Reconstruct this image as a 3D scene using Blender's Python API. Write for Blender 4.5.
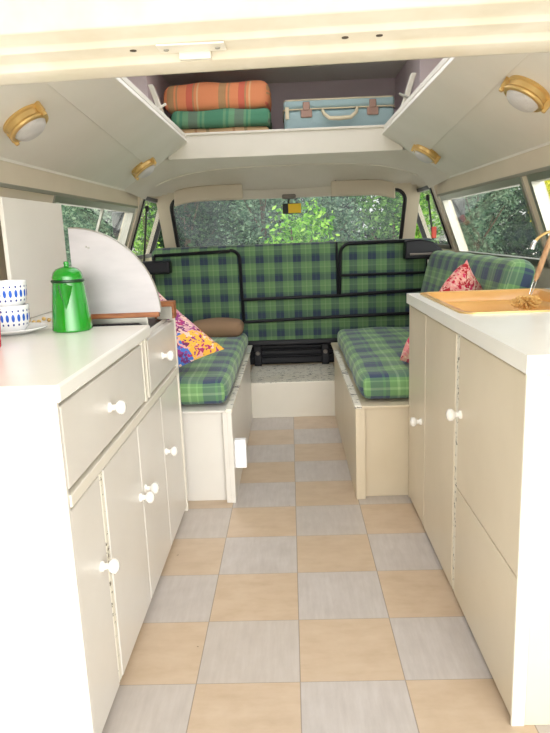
import bpy, bmesh, math, random
from mathutils import Vector, Matrix
random.seed(7)
C = bpy.context.scene
COL = C.collection
for o in list(bpy.data.objects): bpy.data.objects.remove(o)

# ------------------------------------------------------------------ camera
cam_d = bpy.data.cameras.new('camera'); cam = bpy.data.objects.new('camera', cam_d); COL.objects.link(cam)
cam_d.sensor_fit = 'VERTICAL'; cam_d.sensor_height = 24.0; cam_d.lens = 636.73*24/733; cam_d.clip_start = 0.02; cam_d.clip_end = 300
_r = Vector((0.99908, 0.021178, -0.037319)); _u = Vector((0.03217, 0.205844, 0.978056)); _f = Vector((-0.028396, 0.978356, -0.204973))
cam.matrix_world = Matrix(((_r.x,_u.x,-_f.x,0.00638),(_r.y,_u.y,-_f.y,-1.22165),(_r.z,_u.z,-_f.z,0.96261),(0,0,0,1)))
C.camera = cam

# ------------------------------------------------------------------ world, sun, exposure
SKY = 1.1; REAR_LOBE = 7.5; SUN = 5.2; EXPO = 0.07
w = bpy.data.worlds.new('sky'); C.world = w; w.use_nodes = True
nt = w.node_tree; nt.nodes.clear()
out = nt.nodes.new('ShaderNodeOutputWorld'); bg = nt.nodes.new('ShaderNodeBackground')
tc = nt.nodes.new('ShaderNodeTexCoord'); sep = nt.nodes.new('ShaderNodeSeparateXYZ'); rp = nt.nodes.new('ShaderNodeValToRGB')
rp.color_ramp.elements[0].position = 0.0; rp.color_ramp.elements[0].color = (1.0, 0.98, 0.94, 1)
rp.color_ramp.elements[1].position = 0.9; rp.color_ramp.elements[1].color = (0.90, 0.95, 1.0, 1)
nt.links.new(tc.outputs['Generated'], sep.inputs[0]); nt.links.new(sep.outputs['Z'], rp.inputs[0])
nt.links.new(rp.outputs[0], bg.inputs[0])
def wm(op, a, b):
    n = nt.nodes.new('ShaderNodeMath'); n.operation = op
    for i, v in enumerate((a, b)):
        if isinstance(v, (int, float)): n.inputs[i].default_value = v
        else: nt.links.new(v, n.inputs[i])
    return n.outputs[0]
dn = nt.nodes.new('ShaderNodeVectorMath'); dn.operation = 'DOT_PRODUCT'; dn.inputs[1].default_value = Vector((.22, -.95, .14)).normalized()
nt.links.new(tc.outputs['Generated'], dn.inputs[0])
cl = wm('POWER', wm('MAXIMUM', dn.outputs['Value'], 0.0), 9.0)     # bright sky lobe added low behind the van to light deep interior surfaces
nt.links.new(wm('MULTIPLY', wm('ADD', wm('MULTIPLY', cl, REAR_LOBE), 1.0), SKY), bg.inputs[1])
nt.links.new(bg.outputs[0], out.inputs[0])
sd = bpy.data.lights.new('sun', 'SUN'); so = bpy.data.objects.new('sun', sd); COL.objects.link(so)
sd.energy = SUN; sd.angle = math.radians(12); sd.color = (1.0, 0.97, 0.93)
so.rotation_euler = Vector((0.45, -0.25, -1.0)).to_track_quat('-Z', 'Y').to_euler()
vs = C.view_settings; vs.view_transform = 'Standard'; vs.look = 'None'; vs.gamma = 1; vs.exposure = EXPO; vs.use_curve_mapping = False
try: C.display_settings.display_device = 'sRGB'
except Exception: pass

# ------------------------------------------------------------------ node helpers
def lin(c):
    return tuple((v/12.92 if v <= .04045 else ((v+.055)/1.055)**2.4) for v in (x/255 for x in c)) + (1,)
class E:
    def __init__(s, nt, sock): s.nt = nt; s.s = sock
    def _m(s, op, *a):
        n = s.nt.nodes.new('ShaderNodeMath'); n.operation = op
        for i, v in enumerate((s,)+a):
            if isinstance(v, E): s.nt.links.new(v.s, n.inputs[i])
            else: n.inputs[i].default_value = v
        return E(s.nt, n.outputs[0])
    def __add__(s, b): return s._m('ADD', b)
    def __sub__(s, b): return s._m('SUBTRACT', b)
    def __mul__(s, b): return s._m('MULTIPLY', b)
    def floor(s): return s._m('FLOOR')
    def fract(s): return s._m('FRACT')
    def abs(s): return s._m('ABSOLUTE')
    def lt(s, b): return s._m('LESS_THAN', b)
    def gt(s, b): return s._m('GREATER_THAN', b)
    def min(s, b): return s._m('MINIMUM', b)
    def max(s, b): return s._m('MAXIMUM', b)
    def pow(s, b): return s._m('POWER', b)
def coords(nt, kind='Object'):
    t = nt.nodes.new('ShaderNodeTexCoord'); sp = nt.nodes.new('ShaderNodeSeparateXYZ'); nt.links.new(t.outputs[kind], sp.inputs[0])
    return E(nt, t.outputs[kind]), E(nt, sp.outputs[0]), E(nt, sp.outputs[1]), E(nt, sp.outputs[2])
def comb(nt, x, y, z=0.0):
    n = nt.nodes.new('ShaderNodeCombineXYZ')
    for i, v in enumerate((x, y, z)):
        if isinstance(v, E): nt.links.new(v.s, n.inputs[i])
        else: n.inputs[i].default_value = v
    return E(nt, n.outputs[0])
def mix(nt, f, a, b, mode='MIX'):
    n = nt.nodes.new('ShaderNodeMix'); n.data_type = 'RGBA'; n.blend_type = mode
    for k, v in ((0, f), (6, a), (7, b)):
        if isinstance(v, E): nt.links.new(v.s, n.inputs[k])
        else: n.inputs[k].default_value = v
    return E(nt, n.outputs[2])
def ramp(nt, f, stops, const=False):
    n = nt.nodes.new('ShaderNodeValToRGB'); r = n.color_ramp
    if const: r.interpolation = 'CONSTANT'
    while len(r.elements) < len(stops): r.elements.new(0.5)
    for e, (p, c) in zip(r.elements, stops): e.position = p; e.color = c
    nt.links.new(f.s, n.inputs[0]); return E(nt, n.outputs[0])
def noise(nt, vec, scale, detail=3, rough=.55):
    n = nt.nodes.new('ShaderNodeTexNoise'); n.inputs['Scale'].default_value = scale; n.inputs['Detail'].default_value = detail
    n.inputs['Roughness'].default_value = rough
    if vec is not None: nt.links.new(vec.s, n.inputs['Vector'])
    return E(nt, n.outputs[0])
def wnoise(nt, vec):
    n = nt.nodes.new('ShaderNodeTexWhiteNoise'); n.noise_dimensions = '3D'; nt.links.new(vec.s, n.inputs['Vector'])
    return E(nt, n.outputs['Value'])
def mat(name, color=(200,200,200), rough=.5, metal=0., fn=None, bump=None, spec=.5, coat=0., sheen=0.):
    m = bpy.data.materials.new(name); m.use_nodes = True; nt = m.node_tree; b = nt.nodes['Principled BSDF']
    b.inputs['Base Color'].default_value = lin(color); b.inputs['Roughness'].default_value = rough; b.inputs['Metallic'].default_value = metal
    b.inputs['Specular IOR Level'].default_value = spec; b.inputs['Coat Weight'].default_value = coat; b.inputs['Sheen Weight'].default_value = sheen
    if fn:
        c = fn(nt); nt.links.new(c.s, b.inputs['Base Color'])
    if bump:
        sc, st = bump; t = nt.nodes.new('ShaderNodeTexCoord'); nz = noise(nt, E(nt, t.outputs['Object']), sc)
        bn = nt.nodes.new('ShaderNodeBump'); bn.inputs['Strength'].default_value = st; bn.inputs['Distance'].default_value = .004
        nt.links.new(nz.s, bn.inputs['Height']); nt.links.new(bn.outputs[0], b.inputs['Normal'])
    return m
def paint(name, c, c2, rough=.35, sc=3.0):
    def fn(nt):
        v, *_ = coords(nt); n = noise(nt, v, sc, 4)
        return ramp(nt, n, [(.35, lin(c2)), (.65, lin(c))])
    return mat(name, c, rough, fn=fn, bump=(14, .05))
M = {}
M['cream'] = paint('cream_paint', (222,210,188), (214,202,179))
M['white'] = paint('white_paint', (232,226,212), (225,219,204), .3)
M['white_left'] = paint('white_paint_left', (224,220,212), (218,213,204), .3)
M['cream_dark'] = paint('cream_paint_bench', (218,204,178), (211,196,168), .35)
M['worktop'] = paint('worktop_paint', (246,244,238), (242,240,232), .25)
M['lining'] = paint('roof_lining', (241,237,227), (236,232,221), .55)
M['cablining'] = paint('cab_lining', (232,225,212), (225,217,202), .6)
M['visor'] = mat('visor_vinyl', (206,194,174), .6, bump=(60,.1))
M['frame_white'] = paint('frame_paint', (216,208,190), (204,194,172), .3, 9)
M['edge_dark'] = mat('gap', (70,62,50), .8)
M['alu'] = mat('aluminium', (172,170,160), .38, .85, bump=(60,.1))
M['steel'] = mat('brushed_steel', (176,174,174), .5, .45, fn=lambda nt: (lambda q: ramp(nt, noise(nt, comb(nt, q[1]*2.0, q[3]*6.0), 3), [(.3, lin((176,172,173))), (.7, lin((190,186,186)))]))(coords(nt)))
M['chrome'] = mat('chrome', (215,215,215), .15, 1)
M['rubber'] = mat('black_rubber', (22,22,24), .5)
M['black'] = mat('black_enamel', (13,13,20), .4, spec=.3)
M['brass'] = mat('brass', (224,190,124), .34, .6, bump=(40,.08))
M['frosted'] = mat('frosted_glass', (206,203,200), .35, 0, bump=(220,.35))
M['green'] = mat('green_enamel', (18,140,28), .12, coat=.6, fn=lambda nt: ramp(nt, noise(nt, coords(nt)[0], 12), [(.3, lin((14,128,24))), (.7, lin((24,150,32)))]))
M['rimdark'] = mat('dark_green_rim', (10,50,22), .3)
M['china'] = mat('white_china', (246,246,246), .15)
M['red'] = mat('red_enamel', (215,25,60), .2)
M['knob'] = mat('white_knob', (246,243,236), .15, coat=.4)
M['wood'] = mat('brown_wood', (150,92,55), .5, fn=lambda nt: (lambda q: ramp(nt, noise(nt, comb(nt, q[1]*8.0, q[2]*8.0, q[3]*60.0), 2), [(.3, lin((128,74,42))), (.7, lin((172,112,68)))]))(coords(nt)))
M['palewood'] = mat('pale_wood', (190,148,104), .5, fn=lambda nt: (lambda q: ramp(nt, noise(nt, comb(nt, q[1]*60.0, q[2]*60.0, q[3]*6.0), 2), [(.3, lin((170,124,82))), (.7, lin((206,166,122)))]))(coords(nt)))
M['bristle'] = mat('bristle', (226,184,112), .8)
M['sink'] = mat('tan_enamel', (226,172,100), .3, coat=.3, fn=lambda nt: ramp(nt, noise(nt, coords(nt)[0], 8), [(.3, lin((222,166,92))), (.7, lin((232,182,112)))]))
M['brownfab'] = mat('brown_suede', (138,110,84), .9, bump=(80,.3))
M['suitblue'] = mat('blue_vinyl', (156,182,184), .5, bump=(120,.25))
M['piping'] = mat('cream_piping', (220,208,176), .5)
M['latch'] = mat('rusted_brass', (158,128,114), .45, .6)
M['yellow'] = mat('yellow_card', (248,205,45), .6)
M['mesh_grey'] = mat('grey_plastic', (120,112,104), .5)
M['shelfdark'] = mat('shelf_lining', (232,216,220), .8, bump=(30,.1))
M['paper'] = mat('white_plastic', (248,248,250), .4)
M['trunk'] = mat('bark', (92,74,56), .9, bump=(20,.5))
M['redplastic'] = mat('red_plastic', (225,70,45), .4)

def chipped(nt):
    v, x, y, z = coords(nt)
    n = noise(nt, comb(nt, x*1.0, y*2.2, z*2.2), 26, 5, .7); k = n.gt(.585)
    base = ramp(nt, noise(nt, v, 6), [(.3, lin((226,219,200))), (.7, lin((240,236,222)))])
    return mix(nt, k, base, lin((96,86,72)))
M['chipped'] = mat('chipped_white_paint', (230,225,210), .45, fn=chipped)

T = .2286
def tiles(nt):
    v, x, y, z = coords(nt)
    X = x*(1/T); Y = y*(1/T); cx = X.floor(); cy = Y.floor()
    par = ((cx+cy)*.5).fract()*2.0
    rnd = wnoise(nt, comb(nt, cx, cy, 3.0)); rnd2 = wnoise(nt, comb(nt, cx, cy, 9.0))
    s1 = noise(nt, comb(nt, x*70.0+rnd*50.0, y*9.0, 0.0), 1.0, 5, .65)
    s2 = noise(nt, comb(nt, x*9.0+rnd*50.0, y*30.0, 4.0), 1.0, 5, .65)
    cloud = noise(nt, comb(nt, x+rnd*9.0, y, 0.0), 14, 4)
    tan = ramp(nt, s2*.5+cloud*.5, [(.34, lin((194,170,142))), (.5, lin((203,180,153))), (.68, lin((210,189,164)))])
    grey = ramp(nt, s1*.6+cloud*.4, [(.34, lin((186,178,172))), (.5, lin((195,187,181))), (.66, lin((203,196,191)))])
    c = mix(nt, par.gt(.5), tan, grey)
    c = mix(nt, rnd2*.22, c, lin((196,178,152)))
    fx = X.fract(); fy = Y.fract()
    d = fx.min(fx*-1.0+1.0).min((fy.min(fy*-1.0+1.0))*1.6)
    c = mix(nt, d.lt(.0055)*.55, c, lin((110,98,84)))
    sp = noise(nt, v, 34, 2, .5).gt(.775)
    return mix(nt, sp*.7, c, lin((96,74,56)))
M['tiles'] = mat('vinyl_tiles', (210,200,185), .32, fn=tiles)

NAVY, GRN, LGRN, DGRN, MID = lin((40,54,76)), lin((94,128,84)), lin((122,152,106)), lin((58,84,76)), lin((104,138,92))
def plaid(p, stopsu, stopsv, wv=.5):
    def fn(nt):
        v, x, y, z = coords(nt, 'UV')
        a = ramp(nt, (x*(1/p)).fract(), stopsu, True); b = ramp(nt, (y*(1/p)).fract(), stopsv, True)
        c = mix(nt, wv, a, b)
        n = noise(nt, comb(nt, x*900.0, y*900.0), 1, 2)
        return mix(nt, .14, c, mix(nt, n, lin((20,40,40)), lin((190,215,180))), 'OVERLAY')
    return fn
S1 = [(0, NAVY), (.18, DGRN), (.24, NAVY), (.42, GRN), (.66, LGRN), (.72, GRN), (.86, MID)]
S2 = [(0, NAVY), (.30, DGRN), (.40, GRN), (.66, LGRN), (.72, MID), (.9, GRN)]
M['plaid'] = mat('green_navy_plaid', (60,110,80), .85, fn=plaid(.105, S1, S2), sheen=.2, bump=(400,.2))
S3 = [(0, lin((54,70,100))), (.30, lin((76,118,100))), (.36, lin((54,70,100))), (.46, lin((112,154,100))), (.64, lin((160,192,140))), (.70, lin((118,160,104))), (.84, lin((146,188,124))), (.88, lin((112,154,100)))]
M['plaid2'] = mat('green_navy_plaid_seat', (60,120,80), .85, fn=plaid(.15, S3, S3, .5), sheen=.2, bump=(400,.2))
OR, RD, OL, BE = lin((232,150,106)), lin((214,92,84)), lin((168,146,106)), lin((228,200,156))
M['plaid_orange'] = mat('orange_plaid', (220,120,80), .9, fn=plaid(.27, [(0,OR),(.22,OL),(.36,OR),(.40,OL),(.43,OR),(.60,RD),(.72,OL),(.75,OR),(.8,BE),(.83,OR)], [(0,OR),(.5,OR),(.75,BE),(.80,OR)], .3), bump=(150,.3))
G1, G2, G3 = lin((84,142,114)), lin((122,166,128)), lin((118,126,114))
M['plaid_green'] = mat('green_plaid_blanket', (80,130,100), .9, fn=plaid(.24, [(0,G1),(.3,G2),(.36,G1),(.42,G2),(.55,G3),(.75,G2),(.8,G1),(.84,G2),(.9,G1)], [(0,G1),(.6,G2),(.7,G1)], .3), bump=(150,.3))
M['plaid_tan'] = mat('tan_striped_blanket', (200,160,120), .9, fn=plaid(.2, [(0,lin((206,170,128))),(.3,lin((182,120,88))),(.36,lin((214,180,140))),(.6,lin((150,130,96))),(.68,lin((206,170,128)))], [(0,lin((206,170,128))),(.7,lin((190,140,100)))], .3), bump=(150,.3))

def floral(cols, ground, sc, thr):
    def fn(nt):
        v, x, y, z = coords(nt, 'UV')
        vo = nt.nodes.new('ShaderNodeTexVoronoi'); vo.inputs['Scale'].default_value = sc
        nz = nt.nodes.new('ShaderNodeTexNoise'); nz.inputs['Scale'].default_value = sc*1.2; nt.links.new(v.s, nz.inputs['Vector'])
        add = nt.nodes.new('ShaderNodeMix'); add.data_type = 'VECTOR'; add.inputs[0].default_value = .06
        nt.links.new(v.s, add.inputs[4]); nt.links.new(nz.outputs['Color'], add.inputs[5]); nt.links.new(add.outputs[1], vo.inputs['Vector'])
        hs = nt.nodes.new('ShaderNodeSeparateColor'); nt.links.new(vo.outputs['Color'], hs.inputs[0])
        k = len(cols); col = ramp(nt, E(nt, hs.outputs[0]), [(i/k, lin(c)) for i, c in enumerate(cols)], True)
        d = E(nt, vo.outputs['Distance'])
        return mix(nt, d.lt(thr), ground(nt, x, y), col)
    return fn
def g_patch(nt, x, y):
    base = ramp(nt, noise(nt, comb(nt, x, y), 30), [(.42, lin((226,196,182))), (.56, lin((206,150,168)))])
    c = mix(nt, (x*-1.0+.12).gt(0.0)*(y.gt(.10)), base, lin((70,118,200)))
    c = mix(nt, (x*-1.0+.11).gt(0.0)*(y*-1.0+.12).gt(0.0), c, lin((236,180,66)))
    return mix(nt, (x.gt(.30))*(y.gt(.12)), c, lin((232,170,80)))
M['patch'] = mat('patchwork_cotton', (180,120,140), .9, fn=floral([(120,40,90),(176,50,110),(232,200,180),(150,60,130),(230,170,160),(110,50,110)], g_patch, 46, .52), bump=(300,.2))
M['pinkfloral'] = mat('pink_floral_cotton', (215,120,120), .9, fn=floral([(196,26,60),(222,60,104),(236,150,150),(182,34,46),(240,206,180)], lambda nt, x, y: ramp(nt, noise(nt, comb(nt, x, y), 40), [(.4, lin((232,150,140))), (.6, lin((240,208,190)))]), 52, .58), bump=(300,.2))

def mugdots(nt):
    v, x, y, z = coords(nt, 'UV')       # x around in metres, y height in metres
    def row(y0, h, wd, p, off=0.0):
        a = (((x+off)*(1/p)).fract()-.5)*p; return (((a*(1/wd)).pow(2.0)) + (((y-y0)*(1/h)).pow(2.0))).lt(1.0)
    big = row(.036, .0098, .0042, .0145); sm = row(.0535, .0030, .0024, .0145).max(row(.0185, .0030, .0024, .0145))
    base = mix(nt, big, lin((247,247,248)), lin((40,98,205)))
    return mix(nt, sm, base, lin((34,60,140)))
M['mug'] = mat('blue_dotted_china', (246,246,246), .12, fn=mugdots)

def glass_mat(name, tint, haze):
    m = bpy.data.materials.new(name); m.use_nodes = True; nt = m.node_tree; nt.nodes.clear()
    o = nt.nodes.new('ShaderNodeOutputMaterial'); tr = nt.nodes.new('ShaderNodeBsdfTransparent'); tr.inputs[0].default_value = tint
    gl = nt.nodes.new('ShaderNodeBsdfGlossy'); gl.inputs['Roughness'].default_value = .02
    ge = nt.nodes.new('ShaderNodeNewGeometry'); dt = nt.nodes.new('ShaderNodeVectorMath'); dt.operation = 'DOT_PRODUCT'
    nt.links.new(ge.outputs['Incoming'], dt.inputs[0]); nt.links.new(ge.outputs['Normal'], dt.inputs[1])
    fe = (E(nt, dt.outputs['Value']).abs()*-1.0+1.0).pow(5.0)*.55+.022
    mx = nt.nodes.new('ShaderNodeMixShader'); nt.links.new(fe.s, mx.inputs[0]); nt.links.new(tr.outputs[0], mx.inputs[1]); nt.links.new(gl.outputs[0], mx.inputs[2])
    df = nt.nodes.new('ShaderNodeBsdfDiffuse'); df.inputs[0].default_value = (.75,.8,.85,1)
    tl = nt.nodes.new('ShaderNodeBsdfTranslucent'); tl.inputs[0].default_value = (.75,.8,.85,1)
    m0 = nt.nodes.new('ShaderNodeMixShader'); nt.links.new(df.outputs[0], m0.inputs[1]); nt.links.new(tl.outputs[0], m0.inputs[2])
    v = coords(nt)[0]; hz = noise(nt, v, 5, 4)*haze
    m2 = nt.nodes.new('ShaderNodeMixShader'); nt.links.new(hz.s, m2.inputs[0]); nt.links.new(mx.outputs[0], m2.inputs[1]); nt.links.new(m0.outputs[0], m2.inputs[2])
    nt.links.new(m2.outputs[0], o.inputs[0]); return m
M['glass'] = glass_mat('dusty_glass', (.96,.98,.97,1), .05)
M['glass_ws'] = glass_mat('dusty_windscreen', (.94,.97,.97,1), .10)
_m = bpy.data.materials.new('opal_plastic'); _m.use_nodes = True; _n = _m.node_tree; _n.nodes.clear()
_o = _n.nodes.new('ShaderNodeOutputMaterial'); _t = _n.nodes.new('ShaderNodeBsdfTranslucent'); _t.inputs[0].default_value = (.85,.85,.87,1); _n.links.new(_t.outputs[0], _o.inputs[0]); M['opal'] = _m
def leafmat(name, c1, c2, c3):
    m = bpy.data.materials.new(name); m.use_nodes = True; nt = m.node_tree; nt.nodes.clear()
    g = nt.nodes.new('ShaderNodeNewGeometry'); c = ramp(nt, E(nt, g.outputs['Random Per Island']), [(0, lin(c1)), (.55, lin(c2)), (1, lin(c3))])
    d = nt.nodes.new('ShaderNodeBsdfPrincipled'); d.inputs['Roughness'].default_value = .7; d.inputs['Specular IOR Level'].default_value = .15; nt.links.new(c.s, d.inputs['Base Color'])
    t = nt.nodes.new('ShaderNodeBsdfTranslucent'); nt.links.new(c.s, t.inputs[0])
    mx = nt.nodes.new('ShaderNodeMixShader'); mx.inputs[0].default_value = .25; nt.links.new(d.outputs[0], mx.inputs[1]); nt.links.new(t.outputs[0], mx.inputs[2])
    o = nt.nodes.new('ShaderNodeOutputMaterial'); nt.links.new(mx.outputs[0], o.inputs[0]); return m
M['leaf_dark'] = leafmat('dark_leaves', (24,42,30), (42,66,44), (76,102,66))
M['leaf_mid'] = leafmat('mid_leaves', (40,72,36), (70,112,52), (118,152,80))
M['leaf_bright'] = leafmat('bright_leaves', (66,116,34), (106,162,50), (166,204,94))
M['leaf_blue'] = leafmat('blue_green_leaves', (62,92,72), (96,128,98), (150,172,140))
M['leaf_yellow'] = leafmat('yellow_leaves', (176,180,20), (226,220,40), (246,240,110))
M['ground'] = mat('gravel', (176,168,150), .9, fn=lambda nt: ramp(nt, noise(nt, coords(nt)[0], 3, 8, .7), [(.35, lin((214,209,198))), (.65, lin((232,228,218)))]))

# ------------------------------------------------------------------ mesh helpers
class MB:
    def __init__(s): s.v = []; s.f = []; s.uv = {}
    def add(s, vs, fs, uvs=None):
        n = len(s.v); s.v += [tuple(p) for p in vs]
        for i, f in enumerate(fs):
            if uvs: s.uv[len(s.f)] = uvs[i]
            s.f.append(tuple(n+k for k in f))
        return s
    def hexa(s, p):  # 8 points: bottom ring 0-3, top ring 4-7
        return s.add(p, [(3,2,1,0),(4,5,6,7),(0,1,5,4),(1,2,6,5),(2,3,7,6),(3,0,4,7)])
    def box(s, x0, x1, y0, y1, z0, z1, m=None):
        p = [Vector(q) for q in ((x0,y0,z0),(x1,y0,z0),(x1,y1,z0),(x0,y1,z0),(x0,y0,z1),(x1,y0,z1),(x1,y1,z1),(x0,y1,z1))]
        return s.hexa([m @ q for q in p] if m else p)
    def tube(s, path, r, n=10, closed=False, cap=True):
        path = [Vector(p) for p in path]; k = len(path); rings = []; up = None
        rr = r if isinstance(r, (list, tuple)) else [r]*k
        for i, p in enumerate(path):
            a = path[i-1] if (i or closed) else p; b = path[(i+1) % k] if (i < k-1 or closed) else p
            t = (b-a).normalized()
            if up is None: up = t.orthogonal().normalized()
            up = (up - t*up.dot(t)).normalized(); sd = t.cross(up)
            rings.append([p + (up*math.cos(2*math.pi*j/n) + sd*math.sin(2*math.pi*j/n))*rr[i] for j in range(n)])
        vs = [q for R in rings for q in R]; fs = []
        for i in range(k if closed else k-1):
            i2 = (i+1) % k
            for j in range(n): fs.append((i*n+j, i*n+(j+1)%n, i2*n+(j+1)%n, i2*n+j))
        if cap and not closed: fs += [tuple(range(n))[::-1], tuple((k-1)*n+j for j in range(n))]
        return s.add(vs, fs)
    def lathe(s, prof, n=32, m=None, uv=False, sx=1.0):
        m = m or Matrix(); vs = []; fs = []; uvs = []
        for r, z in prof:
            for j in range(n):
                a = 2*math.pi*j/n; vs.append(m @ Vector((r*math.cos(a)*sx, r*math.sin(a), z)))
        R0 = max(r for r, z in prof); ln = [0]
        for i in range(1, len(prof)): ln.append(ln[-1]+math.dist(prof[i], prof[i-1]))
        for i in range(len(prof)-1):
            for j in range(n):
                fs.append((i*n+j, i*n+(j+1)%n, (i+1)*n+(j+1)%n, (i+1)*n+j))
                u0, u1 = R0*2*math.pi*j/n, R0*2*math.pi*(j+1)/n; z0, z1 = prof[i][1], prof[i+1][1]
                uvs.append([(u0,z0),(u1,z0),(u1,z1),(u0,z1)])
        if prof[0][0] > 1e-6: fs.append(tuple(range(n))[::-1]); uvs.append([(0,-1)]*n)
        if prof[-1][0] > 1e-6: fs.append(tuple((len(prof)-1)*n+j for j in range(n))); uvs.append([(0,-1)]*n)
        return s.add(vs, fs, uvs if uv else None)
    def prism(s, poly, axis, a, b):
        n = len(poly); pl = lambda q, t: {'x': (t,q[0],q[1]), 'y': (q[0],t,q[1]), 'z': (q[0],q[1],t)}[axis]
        vs = [pl(q, a) for q in poly] + [pl(q, b) for q in poly]
        return s.add(vs, [tuple(range(n))[::-1], tuple(range(n, 2*n))] + [(i, (i+1)%n, n+(i+1)%n, n+i) for i in range(n)])
    def loft(s, secs, close=False):
        n = len(secs[0]); vs = [p for q in secs for p in q]; fs = []
        for i in range(len(secs)-1):
            for j in range(n if close else n-1): fs.append((i*n+j, i*n+(j+1)%n, (i+1)*n+(j+1)%n, (i+1)*n+j))
        return s.add(vs, fs)
    def cushion(s, x0, x1, y0, y1, z0, z1, r, puff=0.0, n=14, m=None, wob=0.0, seed=1, off=(0,0)):
        """rounded, slightly puffed box with fabric UVs that wrap over its edges, in metres"""
        rnd = random.Random(seed); ph = [rnd.uniform(0,6) for _ in range(4)]
        c = Vector(((x0+x1)/2,(y0+y1)/2,(z0+z1)/2)); h = Vector(((x1-x0)/2,(y1-y0)/2,(z1-z0)/2))
        def P(q):
            q = Vector(q); inn = Vector([max(-h[i]+r, min(h[i]-r, q[i])) for i in range(3)]); d = q-inn
            o = inn + (d.normalized()*r if d.length > 1e-9 else d)
            u = o.x/h.x; v = o.y/h.y; ww = o.z/h.z
            o.z += puff*(1-u*u)*(1-v*v)*ww
            if wob: o.z += wob*math.sin(o.x*23+ph[0])*math.sin(o.y*19+ph[1])*max(0, ww); o.x += wob*.6*math.sin(o.y*15+ph[2]+o.z*20)
            o = o+c; return m @ o if m else o
        sp = lambda H: sorted(set([-H, -H+r*.25, -H+r*.6, -H+r] + [(-H+r)+(2*H-2*r)*i/n for i in range(n+1)] + [H-r, H-r*.6, H-r*.25, H]))
        gx, gy, gz = sp(h.x), sp(h.y), sp(h.z)
        def grid(A, B, f, uvf, flip):
            vs = []; uvl = []
            for a in A:
                for b in B: vs.append(P(f(a,b))); uvl.append(uvf(a,b))
            fs = []; us = []; k = len(B)
            for i in range(len(A)-1):
                for j in range(k-1):
                    q = (i*k+j, (i+1)*k+j, (i+1)*k+j+1, i*k+j+1); q = q[::-1] if flip else q
                    fs.append(q); us.append([(uvl[t][0]+c.x+off[0], uvl[t][1]+c.y+off[1]) for t in q])
            s.add(vs, fs, us)
        hx, hy, hz = h
        grid(gx, gy, lambda a,b: (a,b,hz), lambda a,b: (a,b), False)
        grid(gx, gy, lambda a,b: (a,b,-hz), lambda a,b: (a,b), True)
        grid(gx, gz, lambda a,b: (a,-hy,b), lambda a,b: (a,-hy-(hz-b)), False)
        grid(gx, gz, lambda a,b: (a,hy,b), lambda a,b: (a,hy+(hz-b)), True)
        grid(gy, gz, lambda a,b: (hx,a,b), lambda a,b: (hx+(hz-b),a), False)
        grid(gy, gz, lambda a,b: (-hx,a,b), lambda a,b: (-hx-(hz-b),a), True)
        return s
    def pillow(s, c0, e1, e2, t, n=18):
        """scatter cushion spanned from corner c0 by edges e1, e2, with pinched corners"""
        c0, e1, e2 = Vector(c0), Vector(e1), Vector(e2); nm = e1.cross(e2).normalized()
        for sg in (1, -1):
            vs = []; 
            for i in range(n+1):
                for j in range(n+1):
                    u, v = i/n*2-1, j/n*2-1
                    k = 1-.07*(1-abs(u)**2.0)*abs(v)**6; kk = 1-.07*(1-abs(v)**2.0)*abs(u)**6
                    th = t*max(0,(1-u**4)*(1-v**4))**.55*(1+.06*math.sin(5*u+2*v))
                    vs.append(c0 + e1*(.5+u*kk/2) + e2*(.5+v*k/2) + nm*(sg*th/2))
            fs = []; us = []
            for i in range(n):
                for j in range(n):
                    q = (i*(n+1)+j, (i+1)*(n+1)+j, (i+1)*(n+1)+j+1, i*(n+1)+j+1); q = q if sg > 0 else q[::-1]
                    fs.append(q); us.append([((t_//(n+1))/n*e1.length, (t_ % (n+1))/n*e2.length) for t_ in q])
            s.add(vs, fs, us)
        return s
    def build(s, name, material, parent=None, smooth=True, bevel=0.0, weld=True, angle=40, base=False):
        org = Vector((0,0,0))
        if parent is not None:
            q = parent
            while q: org += q.location; q = q.parent
        elif base:
            xs, ys, zs = zip(*s.v); org = Vector(((min(xs)+max(xs))/2, (min(ys)+max(ys))/2, min(zs)))
        me = bpy.data.meshes.new(name); me.from_pydata([tuple(Vector(p)-org) for p in s.v], [], s.f)
        if s.uv:
            ul = me.uv_layers.new(name='UVMap')
            for p in me.polygons:
                if p.index in s.uv:
                    for li, c in zip(p.loop_indices, s.uv[p.index]): ul.data[li].uv = c
        bm = bmesh.new(); bm.from_mesh(me)
        if weld: bmesh.ops.remove_doubles(bm, verts=bm.verts, dist=1e-5); bmesh.ops.recalc_face_normals(bm, faces=bm.faces)
        bm.to_mesh(me); bm.free()
        me.materials.append(material); o = bpy.data.objects.new(name, me); COL.objects.link(o)
        if parent is not None: o.parent = parent
        elif base: o.location = org
        if smooth:
            for p in me.polygons: p.use_smooth = True
            try: me.set_sharp_from_angle(angle=math.radians(angle))
            except Exception: pass
        if bevel:
            b = o.modifiers.new('bevel', 'BEVEL'); b.width = bevel; b.segments = 2; b.limit_method = 'ANGLE'; b.angle_limit = math.radians(50)
        return o
def tag(o, label=None, cat=None, group=None, kind=None):
    for k, v in (('label', label), ('category', cat), ('group', group), ('kind', kind)):
        if v: o[k] = v
    return o
def thing(name, loc, label, cat, group=None):
    o = bpy.data.objects.new(name, None); o.empty_display_size = .05; COL.objects.link(o); o.location = loc
    return tag(o, label, cat, group)
def struct(o, label=None): o['kind'] = 'structure'; 
def part(name, m, parent, **k): return lambda mb: mb.build(name, m, parent, **k)
def arc(c, r, a0, a1, n, f): return [f(c[0]+r*math.cos(a0+(a1-a0)*i/n), c[1]+r*math.sin(a0+(a1-a0)*i/n)) for i in range(n+1)]
def boxo(name, m, parent, *b, bevel=.002, label=None, **k):
    o = MB().box(*b).build(name, m, parent, smooth=False, bevel=bevel, **k)
    if label: o['label'] = label
    return o
def st(name, mb, m, label, cat, **k):
    o = mb.build(name, m, None, **k); tag(o, label, cat, kind='structure'); return o

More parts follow.
